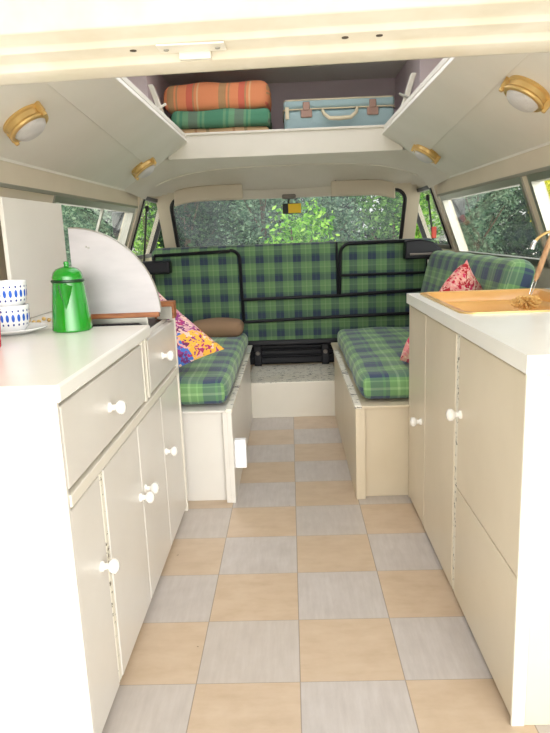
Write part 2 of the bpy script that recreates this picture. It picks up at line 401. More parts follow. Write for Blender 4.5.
# ================================================================== SETTING
st('floor', MB().box(-.97,.97,-.27,3.35,-.06,0), M['tiles'], 'checkered floor of cream grey and tan vinyl tiles', 'floor', smooth=False)
st('ground', MB().box(-60,60,-30,90,-.75,-.55), M['ground'], 'pale gravel ground outside the van', 'ground', smooth=False)
def xin(z): return .97 if z <= .80 else .85+(1.13-z)*.364
def wseg(mb, sd, y0, y1, z0, z1, th=.05, inset=0.0):
    a, b = xin(z0)-inset, xin(z1)-inset
    mb.hexa([(sd*a,y0,z0),(sd*(a+th),y0,z0),(sd*(a+th),y1,z0),(sd*a,y1,z0),(sd*b,y0,z1),(sd*(b+th),y0,z1),(sd*(b+th),y1,z1),(sd*b,y1,z1)])
WZ0, WZ1 = .80, 1.13
for sd, nm in ((1,'right'), (-1,'left')):
    mb = MB(); wseg(mb, sd, -.25, 2.5, 0, .80); mb.box(min(sd*.846,sd*.9),max(sd*.846,sd*.9),-.25,2.5,1.128,1.225); wseg(mb, sd, 2.43, 2.5, .80, 1.13); wseg(mb, sd, -.25, -.1, .80, 1.13)
    wseg(mb, sd, 1.12, 1.18, .80, 1.13)
    if sd < 0: wseg(mb, sd, -.1, 1.12, .80, 1.13)
    st('wall_'+nm, mb, M['cream'], 'cream painted %s wall of the van' % nm, 'wall', smooth=False)
    # cab door
    mb = MB(); wseg(mb, sd, 2.52, 3.32, 0, .84); wseg(mb, sd, 2.52, 3.32, 1.195, 1.23); wseg(mb, sd, 2.52, 2.60, .84, 1.195); wseg(mb, sd, 3.28, 3.32, .84, 1.195)
    d = st('door_1' if sd > 0 else 'door_2', mb, M['cream'], 'cream %s cab door with its window' % nm, 'door', smooth=False)
    mb = MB()
    for a in ((2.585,3.295,.83,.855),(2.585,3.295,1.18,1.2),(2.585,2.605,.855,1.18),(3.275,3.295,.855,1.18)): wseg(mb, sd, *a, th=.03, inset=.008)
    mb.build('window_seal', M['rubber'], d, smooth=False)
    mb = MB(); wseg(mb, sd, 2.60, 3.28, .84, 1.195, th=.004, inset=-.02); mb.build('window_pane', M['glass'], d, smooth=False)
    # side windows
    for k, (y0, y1) in enumerate(((1.18,2.43),(-.1,1.12))):
        if sd < 0 and k: continue
        mb = MB(); fw = .026
        for a in ((y0,y1,.80,.80+fw),(y0,y1,1.13-fw,1.13),(y0,y0+fw,.80+fw,1.13-fw),(y1-fw,y1,.80+fw,1.13-fw)): wseg(mb, sd, *a, th=.04, inset=.006)
        wn = st('window_%d' % (1+k if sd > 0 else 3), mb, M['alu'], '%s side window in a grey metal frame' % nm, 'window', smooth=False)
        mb = MB(); wseg(mb, sd, y0+fw-.003, y1-fw+.003, .80+fw-.003, 1.13-fw+.003, th=.004, inset=-.012); mb.build('window_pane', M['glass'], wn, smooth=False)
        if sd < 0:
            mb = MB(); wseg(mb, sd, 1.86, 1.875, .826, 1.104, th=.012, inset=-.006); mb.build('glazing_bar', M['alu'], wn, smooth=False)
    mb = MB(); mb.box(min(sd*.838,sd*.8455),max(sd*.838,sd*.8455),-.1,2.46,1.127,1.139)
    st('trim_1' if sd > 0 else 'trim_2', mb, M['alu'], 'grey metal strip over the %s windows' % nm, 'trim', smooth=False)
# board over the rear left window
mb = MB(); mb.box(-.812,-.80,.618,1.10,.733,1.092); o = mb.build('cover_panel', M['lining'], None, smooth=False, bevel=.002)
tag(o, 'plain cream board covering the wall behind the mugs on the left', 'panel', kind='structure')
# rear frame posts and bumper sill
for sd, nm in ((1,'trim_3'), (-1,'trim_4')):
    st(nm, MB().box(sd*.86, sd*1.02, -.30, -.25, -.2, 1.32) if sd > 0 else MB().box(-1.02,-.86,-.30,-.25,-.2,1.32), M['frame_white'], 'white rear post of the hatch opening, %s side' % ('right' if sd > 0 else 'left'), 'trim', smooth=False, bevel=.01)
st('trim_5', MB().box(-1.02,1.02,-.34,-.27,-.3,0.0), M['frame_white'], 'white sill under the rear hatch opening', 'trim', smooth=False, bevel=.008)
tg = thing('tailgate', (0,-.29,1.37), 'white tailgate raised open above the hatch', 'tailgate')
mb = MB(); mb.hexa([(-.93,-.315,1.375),(.93,-.315,1.375),(.93,-1.20,1.62),(-.93,-1.20,1.62),(-.93,-.305,1.41),(.93,-.305,1.41),(.93,-1.19,1.655),(-.93,-1.19,1.655)]); mb.build('shell', M['frame_white'], tg, smooth=False, bevel=.01)
# hatch header with its stepped channels
prof = [(-.128,1.36),(-.128,1.226),(-.134,1.2195),(-.140,1.2195),(-.178,1.2245),(-.1815,1.2265),(-.183,1.235),(-.186,1.2375),(-.224,1.2382),(-.227,1.240),(-.2285,1.246),(-.232,1.2485),(-.270,1.2512),(-.274,1.254),(-.276,1.270),(-.284,1.282),(-.29,1.30),(-.29,1.36)]
hdr = MB(); N = 24; secs = []
for i in range(N+1):
    x = -.95+1.9*i/N; s_ = -.012*(abs(x)/.95)**2.5
    secs.append([(x, y, z+s_+.014*x) for y, z in prof])
hdr.loft(secs, close=True)
hd = st('trim_6', hdr, M['frame_white'], 'white stepped header along the top of the rear hatch', 'trim', angle=60)
hp = MB(); hp.box(-.178,-.078,-.229,-.189,1.2335,1.2365); hp.box(-.150,-.102,-.192,-.1815,1.2235,1.2345); hp.build('hinge_plate', M['white'], hd, smooth=False, bevel=.002)
for x in (-.166,-.090):
    MB().lathe([(0,-.0015),(.003,-.0015),(.0045,.0005),(0,.0015)], 12, Matrix.Translation((x,-.207,1.2332))).build('screw', M['alu'], hd)
for x in (.098,.148,-.215):
    MB().lathe([(0,-.0005),(.005,-.0005),(.005,.0015),(0,.0015)], 14, Matrix.Translation((x,-.208,1.2372+.014*x))).build('bolt_hole', M['edge_dark'], hd)

# ceiling: slopes, high roof, luggage shelf, cab lining
mb = MB()
for sd in (1,-1):
    mb.hexa([(sd*.85,-.27,1.21),(sd*.87,-.27,1.24),(sd*.87,2.2,1.24),(sd*.85,2.2,1.21),(sd*.5,-.27,1.44),(sd*.515,-.27,1.475),(sd*.515,2.2,1.475),(sd*.5,2.2,1.44)])
    mb.box(min(sd*.843,sd*.87), max(sd*.843,sd*.87), -.27, 2.5, 1.206, 1.235)
st('ceiling', mb, M['lining'], 'cream sloping ceiling panels along both sides', 'ceiling', smooth=False)
# raised boards beside the roof opening
for sd, nm in ((1,'trim_7'), (-1,'trim_8')):
    mb = MB(); t_ = .007; nx, nz = -.549*sd*t_, -.836*t_
    q = lambda u, y: (sd*(.85-.35*u), y, 1.21+.23*u)
    a = [q(.80,-.25), q(1.0,-.25), q(1.0,2.2), q(.44,2.2)]
    mb.hexa(a + [(p[0]+nx, p[1], p[2]+nz) for p in a])
    st(nm, mb, M['lining'], 'cream board along the %s edge of the roof opening' % ('right' if sd > 0 else 'left'), 'trim', smooth=False, bevel=.002)
mb = MB()
for sd in (1,-1):
    a, b = sorted((sd*.5, sd*.515)); mb.box(min(sd*.505,sd*1.02),max(sd*.505,sd*1.02),-.13,2.2,1.458,1.476); mb.box(min(sd*1.0,sd*1.02),max(sd*1.0,sd*1.02),-.13,2.98,1.476,1.89)
mb.box(-1.02,1.02,2.1,3.0,1.86,1.89); mb.box(-1.02,1.02,-.16,.15,1.86,1.89); mb.box(-1.02,-.5,.15,2.1,1.86,1.89); mb.box(.5,1.02,.15,2.1,1.86,1.89); mb.box(-1.02,1.02,-.125,-.105,1.24,1.89)
st('ceiling.001', mb, M['lining'], 'raised roof above the opening', 'ceiling', smooth=False)
sl = st('window_5', MB().loft([[(x,y,z) for x,y in ((-.5,.15),(.5,.15),(.5,2.1),(-.5,2.1))] for z in (1.865,1.875)], close=True), M['alu'], 'frame of the added translucent roof light overhead, out of view', 'window', smooth=False)
MB().box(-.5,.5,.15,2.1,1.868,1.873).build('added_light_pane', M['opal'], sl, smooth=False)  # unseen roof light, added to brighten the interior from above
# shelf recess
mb = MB(); mb.box(-.72,.72,2.21,2.95,1.40,1.435); mb.box(-.74,.74,2.95,2.98,1.40,1.88)
for sd in (1,-1):
    a, b = sorted((sd*.685, sd*.70)); mb.box(a, b, 2.2, 2.95, 1.40, 1.86); a, b = sorted((sd*.70, sd*1.0)); mb.box(a, b, 2.2, 2.215, 1.476, 1.86)
st('wall_front', mb, M['shelfdark'], 'dim lined recess of the overhead luggage shelf', 'shelf recess', smooth=False)
mb = MB(); mb.prism([(-.60,1.352),(.60,1.352),(.62,1.47),(-.62,1.47)], 'y', 2.195, 2.215); mb.box(-.62,.62,2.187,2.222,1.466,1.478)
st('trim_9', mb, M['white'], 'white front lip of the overhead luggage shelf', 'trim', smooth=False, bevel=.002)
# cab lining with arched step
NX = 48
def sec(f, y): return [(*f(-1+2*i/NX), ) for i in range(NX+1)]
s1 = []; s2 = []; s3 = []; s4 = []; s5 = []
for i in range(NX+1):
    u = -1+2*i/NX; x = .85*u
    s1.append((x, 2.2, min(1.354, 1.21+(.85-abs(x))*.657)))
    x2 = .80*u; s = max(0.0, 1-(abs(x2)/.80)**3.2)
    z2 = 1.175+.155*s**.55
    s2.append((x2, 2.48, z2)); s3.append((x2*1.0, 2.50, z2+.004)); s4.append((x2*1.02, 2.52, z2+.05 if abs(u) < .93 else z2+.02))
    s5.append((.82*u, 3.02, 1.222)); 
mb = MB(); mb.loft([s1, s2, s3, s4, s5]); mb.loft([[(x,y,z+.03) for x,y,z in q] for q in (s1,s4,s5)])
st('ceiling.002', mb, M['cablining'], 'cream cab roof lining with an arched edge', 'ceiling', angle=50)
st('trim_11', MB().tube([(x,y-.004,z+.002) for x,y,z in s2[2:-2]], .007, 8), M['cablining'], 'cream beading along the arched edge of the cab lining', 'trim')
# front bulkhead with windscreen
def rrect(x0,x1,z0,z1,r,n=6):
    pts = []
    for cx, cz, a in ((x1-r,z1-r,0),(x0+r,z1-r,90),(x0+r,z0+r,180),(x1-r,z0+r,270)):
        for i in range(n+1):
            t = math.radians(a+90*i/n); pts.append((cx+r*math.cos(t), cz+r*math.sin(t)))
    return pts
def ws(x, z, d=0.0): # windscreen surface: leaning and bowed
    return (x, 3.30-(z-.80)*.62-.10*(x/.8)**2+d, z)
def densify(p, st_=.06):
    r = []
    for i, a in enumerate(p):
        b = p[(i+1) % len(p)]; k = max(1, int(math.dist(a, b)/st_))
        r += [(a[0]+(b[0]-a[0])*t/k, a[1]+(b[1]-a[1])*t/k) for t in range(k)]
    return r
inn = densify(rrect(-.745,.755,.84,1.205,.07)); n_ = len(inn)
outr = []
for x, z in inn:
    k = max(abs(x)/.75, 0); outr.append((max(-.86,min(.86,x*1.115)), (1.26 if z > 1.1 else (.6 if z < .95 else z))))
mb = MB(); mb.loft([[ws(x,z,-.012) for x,z in inn]+[ws(*inn[0],-.012)], [ws(x,z,-.012) for x,z in outr]+[ws(*outr[0],-.012)], [ws(x,z,.03) for x,z in outr]+[ws(*outr[0],.03)], [ws(x,z,.03) for x,z in inn]+[ws(*inn[0],.03)], [ws(x,z,-.012) for x,z in inn]+[ws(*inn[0],-.012)]])
mb.box(-.97,.97,3.28,3.33,0,.7)
st('wall_front.001', mb, M['cream'], 'cream front bulkhead and posts around the windscreen', 'wall', angle=50)
mb = MB(); mb.loft([[ws(x,z,0) for x,z in inn] + [], ])
vsn = [ws(x*.998,z,.0) for x,z in inn]
# bowed pane as a grid
mb = MB(); GX, GZ = 20, 6
def wp(i,j,d): x = -.745+1.5*i/GX; z = .84+.365*j/GZ; return ws(x,z,d)
for d in (.006,.011): mb.loft([[wp(i,j,d) for j in range(GZ+1)] for i in range(GX+1)])
wsc = st('window_4', MB().tube([ws(x,z,-.006) for x,z in inn], .014, 8, closed=True), M['rubber'], 'wide windscreen in a black rubber seal', 'window')
mb.build('window_pane', M['glass_ws'], wsc)
hb = []
for i in range(25):
    x = -.56+1.13*i/24; a_ = min(1.0, (1-abs(i/12-1))*5)
    hb.append([ws(x, 1.183+.012*(1-a_), -.045), ws(x, 1.181+.012*(1-a_), -.03), ws(x, 1.232, -.02), ws(x, 1.240, -.05)])
st('trim_10', MB().loft(hb, close=True), M['cablining'], 'cream padded strip along the top of the windscreen', 'trim')
# step in front of the seat
st_o = thing('step_box', (0,2.05,0), 'white painted step box with chipped top below the front seat', 'step')
boxo('front_panel', M['white'], st_o, -.236,.242,2.045,2.062,0,.19)
boxo('top_panel', M['chipped'], st_o, -.236,.242,2.047,2.50,.175,.192, label='top with scuffed flaking paint')

# ================================================================== LEFT CABINET
def knob(parent, x, y, z, sd, m=None):
    prof = [(0,0),(.011,0),(.011,.004),(.0065,.007),(.0065,.014),(.0125,.018),(.0155,.024),(.0145,.030),(.009,.0345),(0,.036)]
    R_ = Matrix.Translation((x,y,z)) @ Matrix.Rotation(sd*math.pi/2, 4, 'Y')
    return MB().lathe(prof, 20, R_).build('knob', m or M['knob'], parent)
lc = thing('base_cabinet', (-.6,.35,0), 'cream base cabinet on the left with two drawers over four doors', 'cabinet')
mb = MB(); mb.box(-.95,-.412,-.20,.905,0,.535); mb.box(-.95,-.412,-.20,.50,.535,.699); mb.box(-.418,-.412,.50,.905,.535,.699); mb.box(-.95,-.412,.885,.905,.535,.705); mb.box(-.95,-.388,-.207,-.196,0,.70); mb.box(-.95,-.62,.50,.885,.535,.699)
mb.build('body', M['white_left'], lc, smooth=False, bevel=.002)
boxo('rail', M['white'], lc, -.412,-.385,-.196,.905,.508,.531)
boxo('stile', M['white'], lc, -.412,-.387,.412,.432,.535,.699)
boxo('stile', M['white'], lc, -.412,-.387,.452,.472,.535,.699)
boxo('end_post', M['white'], lc, -.404,-.386,.897,.91,.0,.705)
for y0, y1, ky in ((-.193,.406,.081),(.482,.893,.662)):
    d = boxo('drawer', M['white_left'], lc, -.411,-.388,y0,y1,.540,.690, bevel=.003); knob(d, -.388, ky, .612, 1)
for y0, y1, ky in ((-.193,-.022,-.062),(.006,.302,.277),(.308,.597,.335),(.603,.892,.622)):
    d = boxo('door', M['white_left'], lc, -.411,-.390,y0,y1,.018,.500, bevel=.003); knob(d, -.390, ky, .322, 1)
boxo('hinge_strip', M['chipped'], lc, -.411,-.391,-.018,.002,.02,.50, label='hinge strip with flaking paint')
wl = MB(); wl.box(-.955,-.380,-.212,.497,.700,.731); wl.box(-.955,-.615,.497,.90,.700,.731)
tag(wl.build('worktop', M['worktop'], None, smooth=False, bevel=.005, base=True), 'white painted worktop on the left, under the green coffee pot', 'worktop')
# cooker
ck = thing('cooker', (-.51,.69,.535), 'small built-in cooker behind the worktop with its grey quarter-round steel guard raised', 'cooker')
boxo('body', M['white'], ck, -.612,-.42,.503,.882,.537,.66, bevel=.004)
boxo('hob_top', M['black'], ck, -.612,-.42,.503,.882,.66,.70, bevel=.006, label='black hob top')
for y in (.62,.78):
    MB().tube(arc((-.515,y), .055, 0, 2*math.pi*23/24, 23, lambda a,b: (a,b,.704)), .005, 6, closed=True).build('burner_ring', M['steel'], ck)
g = MB(); cz, cx, r_ = .757, -.600, .240
pts = [(cx, cz)] + [(cx+r_*math.sin(a), cz+r_*math.cos(a)) for a in [math.pi/2*i/28 for i in range(29)]]
g.prism(pts, 'y', .556, .559); gd = g.build('guard', M['steel'], ck, smooth=False, label=None) if False else g.build('guard', M['steel'], ck, smooth=False)
MB().tube([(x, .5575, z) for x, z in pts[1:]], .0025, 6).build('guard_rim', M['alu'], gd)
for a, b in ((-.555,.945),(-.548,.942)): MB().lathe([(0,0),(.003,0),(.002,.002),(0,.002)], 10, Matrix.Translation((a,.556,b)) @ Matrix.Rotation(math.pi/2,4,'X')).build('rivet', M['alu'], gd)
boxo('hinge_rail', M['wood'], ck, -.60,-.366,.552,.566,.744,.758, label='brown hinge rail along the foot of the guard')
boxo('guard_bracket', M['alu'], ck, -.60,-.40,.560,.568,.698,.745)
MB().tube([(-.6,.53,.726),(-.42,.53,.726),(-.408,.53,.72),(-.404,.53,.705)], .006, 8).build('front_rail', M['black'], ck)
boxo('side_board', M['wood'], ck, -.44,-.376,.84,.884,.702,.757, label='brown wooden board at the far end')
boxo('latch_plate', M['alu'], ck, -.425,-.376,.80,.806,.705,.745)

# ================================================================== RIGHT CABINET
rc = thing('sink_cabinet', (.65,.4,0), 'cream sink cabinet on the right with tall narrow doors', 'cabinet')
mb = MB(); mb.box(.436,.95,-.135,.97,0,.56); mb.box(.436,.446,-.135,.97,.56,.709); mb.box(.436,.95,-.135,-.11,.56,.709); mb.box(.412,.95,.963,.97,0,.709); mb.box(.9,.95,-.135,.97,.56,.709)
mb.build('body', M['cream'], rc, smooth=False, bevel=.002)
d = boxo('door', M['cream'], rc, .412,.434,.704,.961,.012,.703, bevel=.003); knob(d, .412, .755, .352, -1)
d = boxo('door', M['cream'], rc, .412,.434,.345,.697,.012,.703, bevel=.003); 
boxo('hinge_strip', M['chipped'], rc, .4135,.434,.317,.341,.012,.703, label='hinge strip with flaking paint')
d = boxo('panel', M['cream'], rc, .412,.434,-.127,.313,.314,.703, bevel=.003); knob(d, .412, .285, .512, -1)
boxo('panel', M['cream'], rc, .412,.434,-.127,.313,.012,.310, bevel=.003)
boxo('end_post', M['white'], rc, .410,.436,-.138,-.130,0,.709)
sx0, sx1, sy0, sy1 = .452,.842,.405,.945
mb = MB(); zt0, zt1 = .710,.743
mb.box(.405,sx0,-.15,.985,zt0,zt1); mb.box(sx1,.955,-.15,.985,zt0,zt1); mb.box(sx0,sx1,-.15,sy0,zt0,zt1); mb.box(sx0,sx1,sy1,.985,zt0,zt1)
tag(mb.build('worktop', M['worktop'], None, smooth=False, base=True), 'white painted worktop on the right, cut out around the tan sink', 'worktop')
sk = thing('sink', (.647,.675,.58), 'tan enamel sink sunk into the right worktop', 'sink')
def rr3(i0, z, r=.035): return [(x,y,z) for x,y in rrect(sx0+i0,sx1-i0,sy0+i0,sy1-i0,max(.012,r-i0*.3),5)]
secs = [rr3(-.012,.7435), rr3(-.012,.7465), rr3(.004,.7465), rr3(.010,.742), rr3(.014,.715), rr3(.036,.711), rr3(.044,.700), rr3(.060,.605), rr3(.085,.590)]
mb = MB(); mb.loft(secs, close=True); n_ = len(secs[0]); mb.f.append(tuple(range(8*n_, 9*n_))); mb.build('basin', M['sink'], sk, angle=60)
MB().lathe([(0,.5905),(.022,.5905),(.024,.5925),(.020,.5935),(0,.592)], 20, Matrix.Translation((.647,.675,0))).build('drain', M['chrome'], sk)
MB().loft([rr3(-.014,.7432), rr3(-.014,.7475), rr3(-.009,.7475), rr3(-.009,.7432)], close=True).build('rim', M['brass'], sk)
tp = thing('tap', (.90,.80,.743), 'slim curved metal tap over the right-hand sink', 'tap')
path = [(.90,.80,.745),(.905,.80,.86)] + [(.838+.067*math.cos(a), .80, .872+.068*math.sin(a)) for a in [math.pi*i/14*.95 for i in range(15)]] + [(.765,.80,.872)]
path = [(.905,.80,.745),(.903,.80,.80)] + arc((.826,.862), .075, 0, math.pi*.84, 16, lambda a,b: (a,.80,b))
MB().tube(path, .0045, 10).build('spout', M['brass'], tp)
MB().tube([path[-2], path[-1], Vector(path[-1])+Vector((-.004,0,-.014))], .0075, 10).build('nozzle', M['chrome'], tp)
MB().lathe([(0,0),(.022,0),(.022,.006),(.012,.012),(.011,.03),(0,.03)], 20, Matrix.Translation((.905,.80,.743))).build('tap_base', M['chrome'], tp)
db = thing('dish_brush', (.70,.68,.70), 'wooden dish brush with tan bristles standing head down in the sink', 'brush')
h0 = Vector((.715,.70,.736)); dr = Vector((.062,.03,.155)).normalized()
MB().tube([h0+dr*.062, h0+dr*.075, h0+dr*.12, h0+dr*.20, h0+dr*.235, h0+dr*.245], [.003,.0075,.0085,.0075,.006,.002], 12).build('handle', M['palewood'], db)
for k in (-1,1):
    sdv = dr.cross(Vector((0,1,0))).normalized()*.0045*k
    MB().tube([h0+dr*.02+sdv*.6, h0+dr*.04+sdv, h0+dr*.066+sdv], .0014, 6).build('wire', M['chrome'], db)
mb = MB(); rnd = random.Random(3)
for i in range(190):
    a = rnd.uniform(0, 2*math.pi); b = math.acos(rnd.uniform(-1,.9)); d_ = Vector((math.sin(b)*math.cos(a)*1.35, math.sin(b)*math.sin(a)*.9, math.cos(b)*.75))
    p = h0+Vector((-.004,0,-.004)); L = rnd.uniform(.026,.034); mb.tube([p+d_*.004, p+d_*L*.6, p+d_*L+Vector((rnd.uniform(-.003,.003),0,rnd.uniform(-.003,.003)))], .0026, 5)
mb.build('bristles', M['bristle'], db)

# ================================================================== BENCHES
def bench(name, sd, label):
    x0 = .222 if sd > 0 else -.218; xo = sd*.95; pm = M['cream_dark'] if sd > 0 else M['white_left']
    t = thing(name, (sd*.58,1.5,0), label, 'bench', 'box benches along the aisle')
    B = lambda a,b,*r: (min(a,b),max(a,b),*r)
    boxo('side_panel', pm, t, *B(x0,x0+sd*.018,.957,2.05,0,.343))
    boxo('end_panel', pm, t, *B(x0+sd*.018,xo,.984,1.0,0,.343))
    boxo('end_panel', pm, t, *B(x0+sd*.004,x0+sd*.034,.958,.984,0,.343))
    boxo('lid', pm, t, *B(x0,xo,.957,2.30,.343,.352), label='top board')
    boxo('edge_strip', M['chipped'], t, *B(x0-sd*.003,x0+sd*.022,.955,2.05,.3435,.356))
    return t
lb = bench('bench_seat', -1, 'white wooden box bench on the left side of the aisle')
boxo('socket_box', M['paper'], lb, -.218,-.176,1.00,1.03,.118,.226, bevel=.003, label='white plastic box on the aisle side')
rb = bench('bench_seat', 1, 'white wooden box bench on the right side of the aisle')
def cush(sd, label, seed):
    x0, x1 = (.245,.86) if sd > 0 else (-.86,-.232)
    o = MB().cushion(x0,x1,1.0,2.17,.358,.452,.036,.012,16,wob=.004,seed=seed,off=(.02,.05)).build('seat_cushion', M['plaid2'], None, base=True)
    # keep UVs in metres
    return tag(o, label, 'cushion', 'plaid seat cushions on the benches')
cush(-1, 'green and navy plaid seat cushion on the left bench', 2)
cush(1, 'green and navy plaid seat cushion on the right bench', 5)
mb = MB(); Rm = Matrix.Translation((.775,1.665,.655)) @ Matrix.Rotation(math.radians(14),4,'Y')
mb.cushion(-.055,.055,-.66,.64,-.19,.19,.05,0,14,m=Rm,wob=.003,seed=8)
tag(mb.build('back_cushion', M['plaid2'], None, base=True), 'long green and navy plaid back cushion leaning under the right window', 'cushion')
# scatter cushions
mb = MB(); mb.pillow((-.250,1.15,.540), (-.345,.19,.290), (-.315,-.160,-.125), .12); tag(mb.build('scatter_cushion', M['patch'], None, base=True), 'multicoloured patchwork cushion propped on the left bench', 'cushion')
mb = MB(); mb.pillow((.402,1.10,.485), (.238,0,.360), (.17,.26,-.15), .11); tag(mb.build('scatter_cushion', M['pinkfloral'], None, base=True), 'pink and red floral cushion propped on the right bench', 'cushion')
mb = MB(); mb.cushion(-.52,-.245,1.95,2.15,.455,.528,.034,.01,8,wob=.004,seed=4); tag(mb.build('scatter_cushion', M['brownfab'], None, base=True), 'plain brown cushion at the far end of the left bench', 'cushion')

# ================================================================== FRONT SEAT
fs = thing('front_seat', (0,2.5,.19), 'full-width cab bench seat in green and navy plaid seen from behind, with black tube frame', 'seat')
mb = MB(); Rm = Matrix.Translation((.025,2.47,.62)) @ Matrix.Rotation(math.radians(90),4,'X')
mb.cushion(-.805,.805,-.29,.283,-.065,.065,.04,.0,20,m=Rm,off=(.0,.03)); mb.build('backrest', M['plaid'], fs)
yf = 2.394
def fr(path, r=.0095): return MB().tube([(x,yf,z) for x,z in path], r, 8).build('frame_tube', M['black'], fs)
fr([(-.755,.862),(-.33,.872)] + arc((-.325,.825), .052, math.pi/2, 0, 6, lambda a,b:(a,b)) + [(-.272,.70),(-.266,.465)])
fr([(-.755,.862),(-.765,.80),(-.77,.60),(-.765,.47)])
fr([(-.765,.472),(-.266,.470),(.29,.484),(.76,.49)])
fr([(-.268,.598),(.285,.604),(.76,.62)])
fr([(.283,.604),(.290,.83)] + arc((.345,.835), .055, math.pi, math.pi/2, 6, lambda a,b:(a,b)) + [(.62,.892),(.74,.888),(.775,.86),(.775,.70),(.765,.49)])
fr([(.288,.716),(.76,.716)], .0075)
fr([(.27,.90),(.272,.60)], .006)
boxo('hinge_bracket', M['black'], fs, -.815,-.655,2.31,2.395,.762,.835, bevel=.012)
mb = MB(); mb.prism([(.635,.795),(.86,.795),(.865,.815),(.79,.885),(.72,.90),(.64,.895)], 'y', 2.31, 2.395); mb.build('hinge_bracket', M['black'], fs, smooth=False, bevel=.008)
MB().tube([(.66,2.30,.822),(.80,2.30,.822)], .006, 8).build('bracket_bar', M['mesh_grey'], fs)
MB().tube([(.765,2.33,.79),(.762,2.33,.70)], .005, 8).build('lever', M['chrome'], fs)
MB().lathe([(0,-.02),(.010,-.016),(.014,0),(.010,.014),(0,.018)], 14, Matrix.Translation((.762,2.33,.69))).build('lever_knob', M['knob'], fs)
boxo('seat_base', M['black'], fs, -.80,.84,2.52,2.95,.192,.34, bevel=.01)
boxo('seat_pan', M['black'], fs, -.80,.84,2.40,2.50,.325,.36, bevel=.01)
for z in (.245,.285,.315): MB().tube([(-.235,2.495,z),(.25,2.495,z)], .008, 8).build('base_rail', M['black'], fs)
for x in (-.20,.20):
    boxo('base_post', M['black'], fs, x-.022,x+.022,2.475,2.50,.193,.33, bevel=.004)
    MB().lathe([(0,-.006),(.014,-.006),(.012,.006),(0,.008)], 12, Matrix.Translation((x,2.472,.27)) @ Matrix.Rotation(math.pi/2,4,'X')).build('base_bolt', M['mesh_grey'], fs)

# seat belts, visors, mirror
def belt(sd, label):
    t = thing('seat_belt', (sd*.86,2.53,.6), label, 'seat belt', 'seat belts at the cab doors')
    mb = MB(); y = 2.55 if sd < 0 else 2.56
    mb.hexa([(sd*.862,y-.03,.70),(sd*.865,y-.03,.70),(sd*.865,y+.012,.70),(sd*.862,y+.012,.70),(sd*.805,y-.03,1.14),(sd*.808,y-.03,1.14),(sd*.808,y+.012,1.14),(sd*.805,y+.012,1.14)])
    mb.build('strap', M['rubber'], t, smooth=False)
    mb = MB(); mb.cushion(min(sd*.795,sd*.815),max(sd*.795,sd*.815),y-.02,y+.005,1.11,1.145,.008,0,4); mb.build('anchor', M['rubber'], t)
    return t
b1 = belt(-1, 'black seat belt hanging from the left door post')
b2 = belt(1, 'black seat belt with red button hanging from the right door post')
boxo('red_button', M['redplastic'], b2, .825,.85,2.515,2.545,.90,.965, bevel=.004)
for x0, x1, z0, z1, lab in ((-.70,-.27,1.172,1.268,'beige sun visor folded up on the left of the windscreen'), (.275,.67,1.168,1.265,'beige sun visor folded up on the right of the windscreen')):
    v = thing('sun_visor', ((x0+x1)/2,2.86,z0), lab, 'sun visor', 'sun visors over the windscreen')
    mb = MB(); Rm = Matrix.Translation(((x0+x1)/2,2.86,(z0+z1)/2)) @ Matrix.Rotation(math.radians(78),4,'X')
    h = (x1-x0)/2; mb.cushion(-h,h,-(z1-z0)/2,(z1-z0)/2,-.013,.013,.0125,.006,10,m=Rm)
    mb.v = [(q[0], q[1], q[2]-(.028*max(0,(abs(q[0]-(x0+x1)/2)/h))**2.5 if (q[0]-(x0+x1)/2)*x0 > 0 else 0)) for q in mb.v]; mb.build('pad', M['visor'], v)
    xs = x1-.03 if x0 < 0 else x0+.03
    MB().tube([(xs,2.87,z1-.005),(xs,2.90,z1+.02)], .005, 8).build('visor_hinge', M['mesh_grey'], v)
mr = thing('rear_view_mirror', (.03,2.9,1.07), 'dark rear-view mirror hanging at the top centre of the windscreen', 'mirror')
MB().cushion(-.03,.06,2.93,2.965,1.170,1.20,.012,0,5).build('mount', M['mesh_grey'], mr)
MB().tube([(.015,2.95,1.175),(.01,2.925,1.13)], .006, 8).build('stem', M['rubber'], mr)
MB().cushion(-.028,.09,2.90,2.92,1.078,1.142,.009,0,5).build('housing', M['rubber'], mr)
mb = MB(); mb.box(.008,.088,2.8955,2.8985,1.082,1.138); tag(mb.build('sticker', M['yellow'], None, smooth=False, base=True), 'yellow card stuck on the back of the rear-view mirror', 'card')
for sd, lab in ((-1,'black door mirror outside the left cab window'), (1,'black door mirror outside the right cab window')):
    t = thing('door_mirror', (sd*.99,2.80,.9), lab, 'mirror', 'door mirrors')
    MB().cushion(min(sd*.985,sd*1.10),max(sd*.985,sd*1.10),2.84,2.88,.98,1.13,.018,0,5).build('housing', M['rubber'], t)
    MB().tube([(sd*1.03,2.86,.99),(sd*1.0,2.86,.92),(sd*.975,2.86,.90)], .008, 8).build('arm', M['rubber'], t)

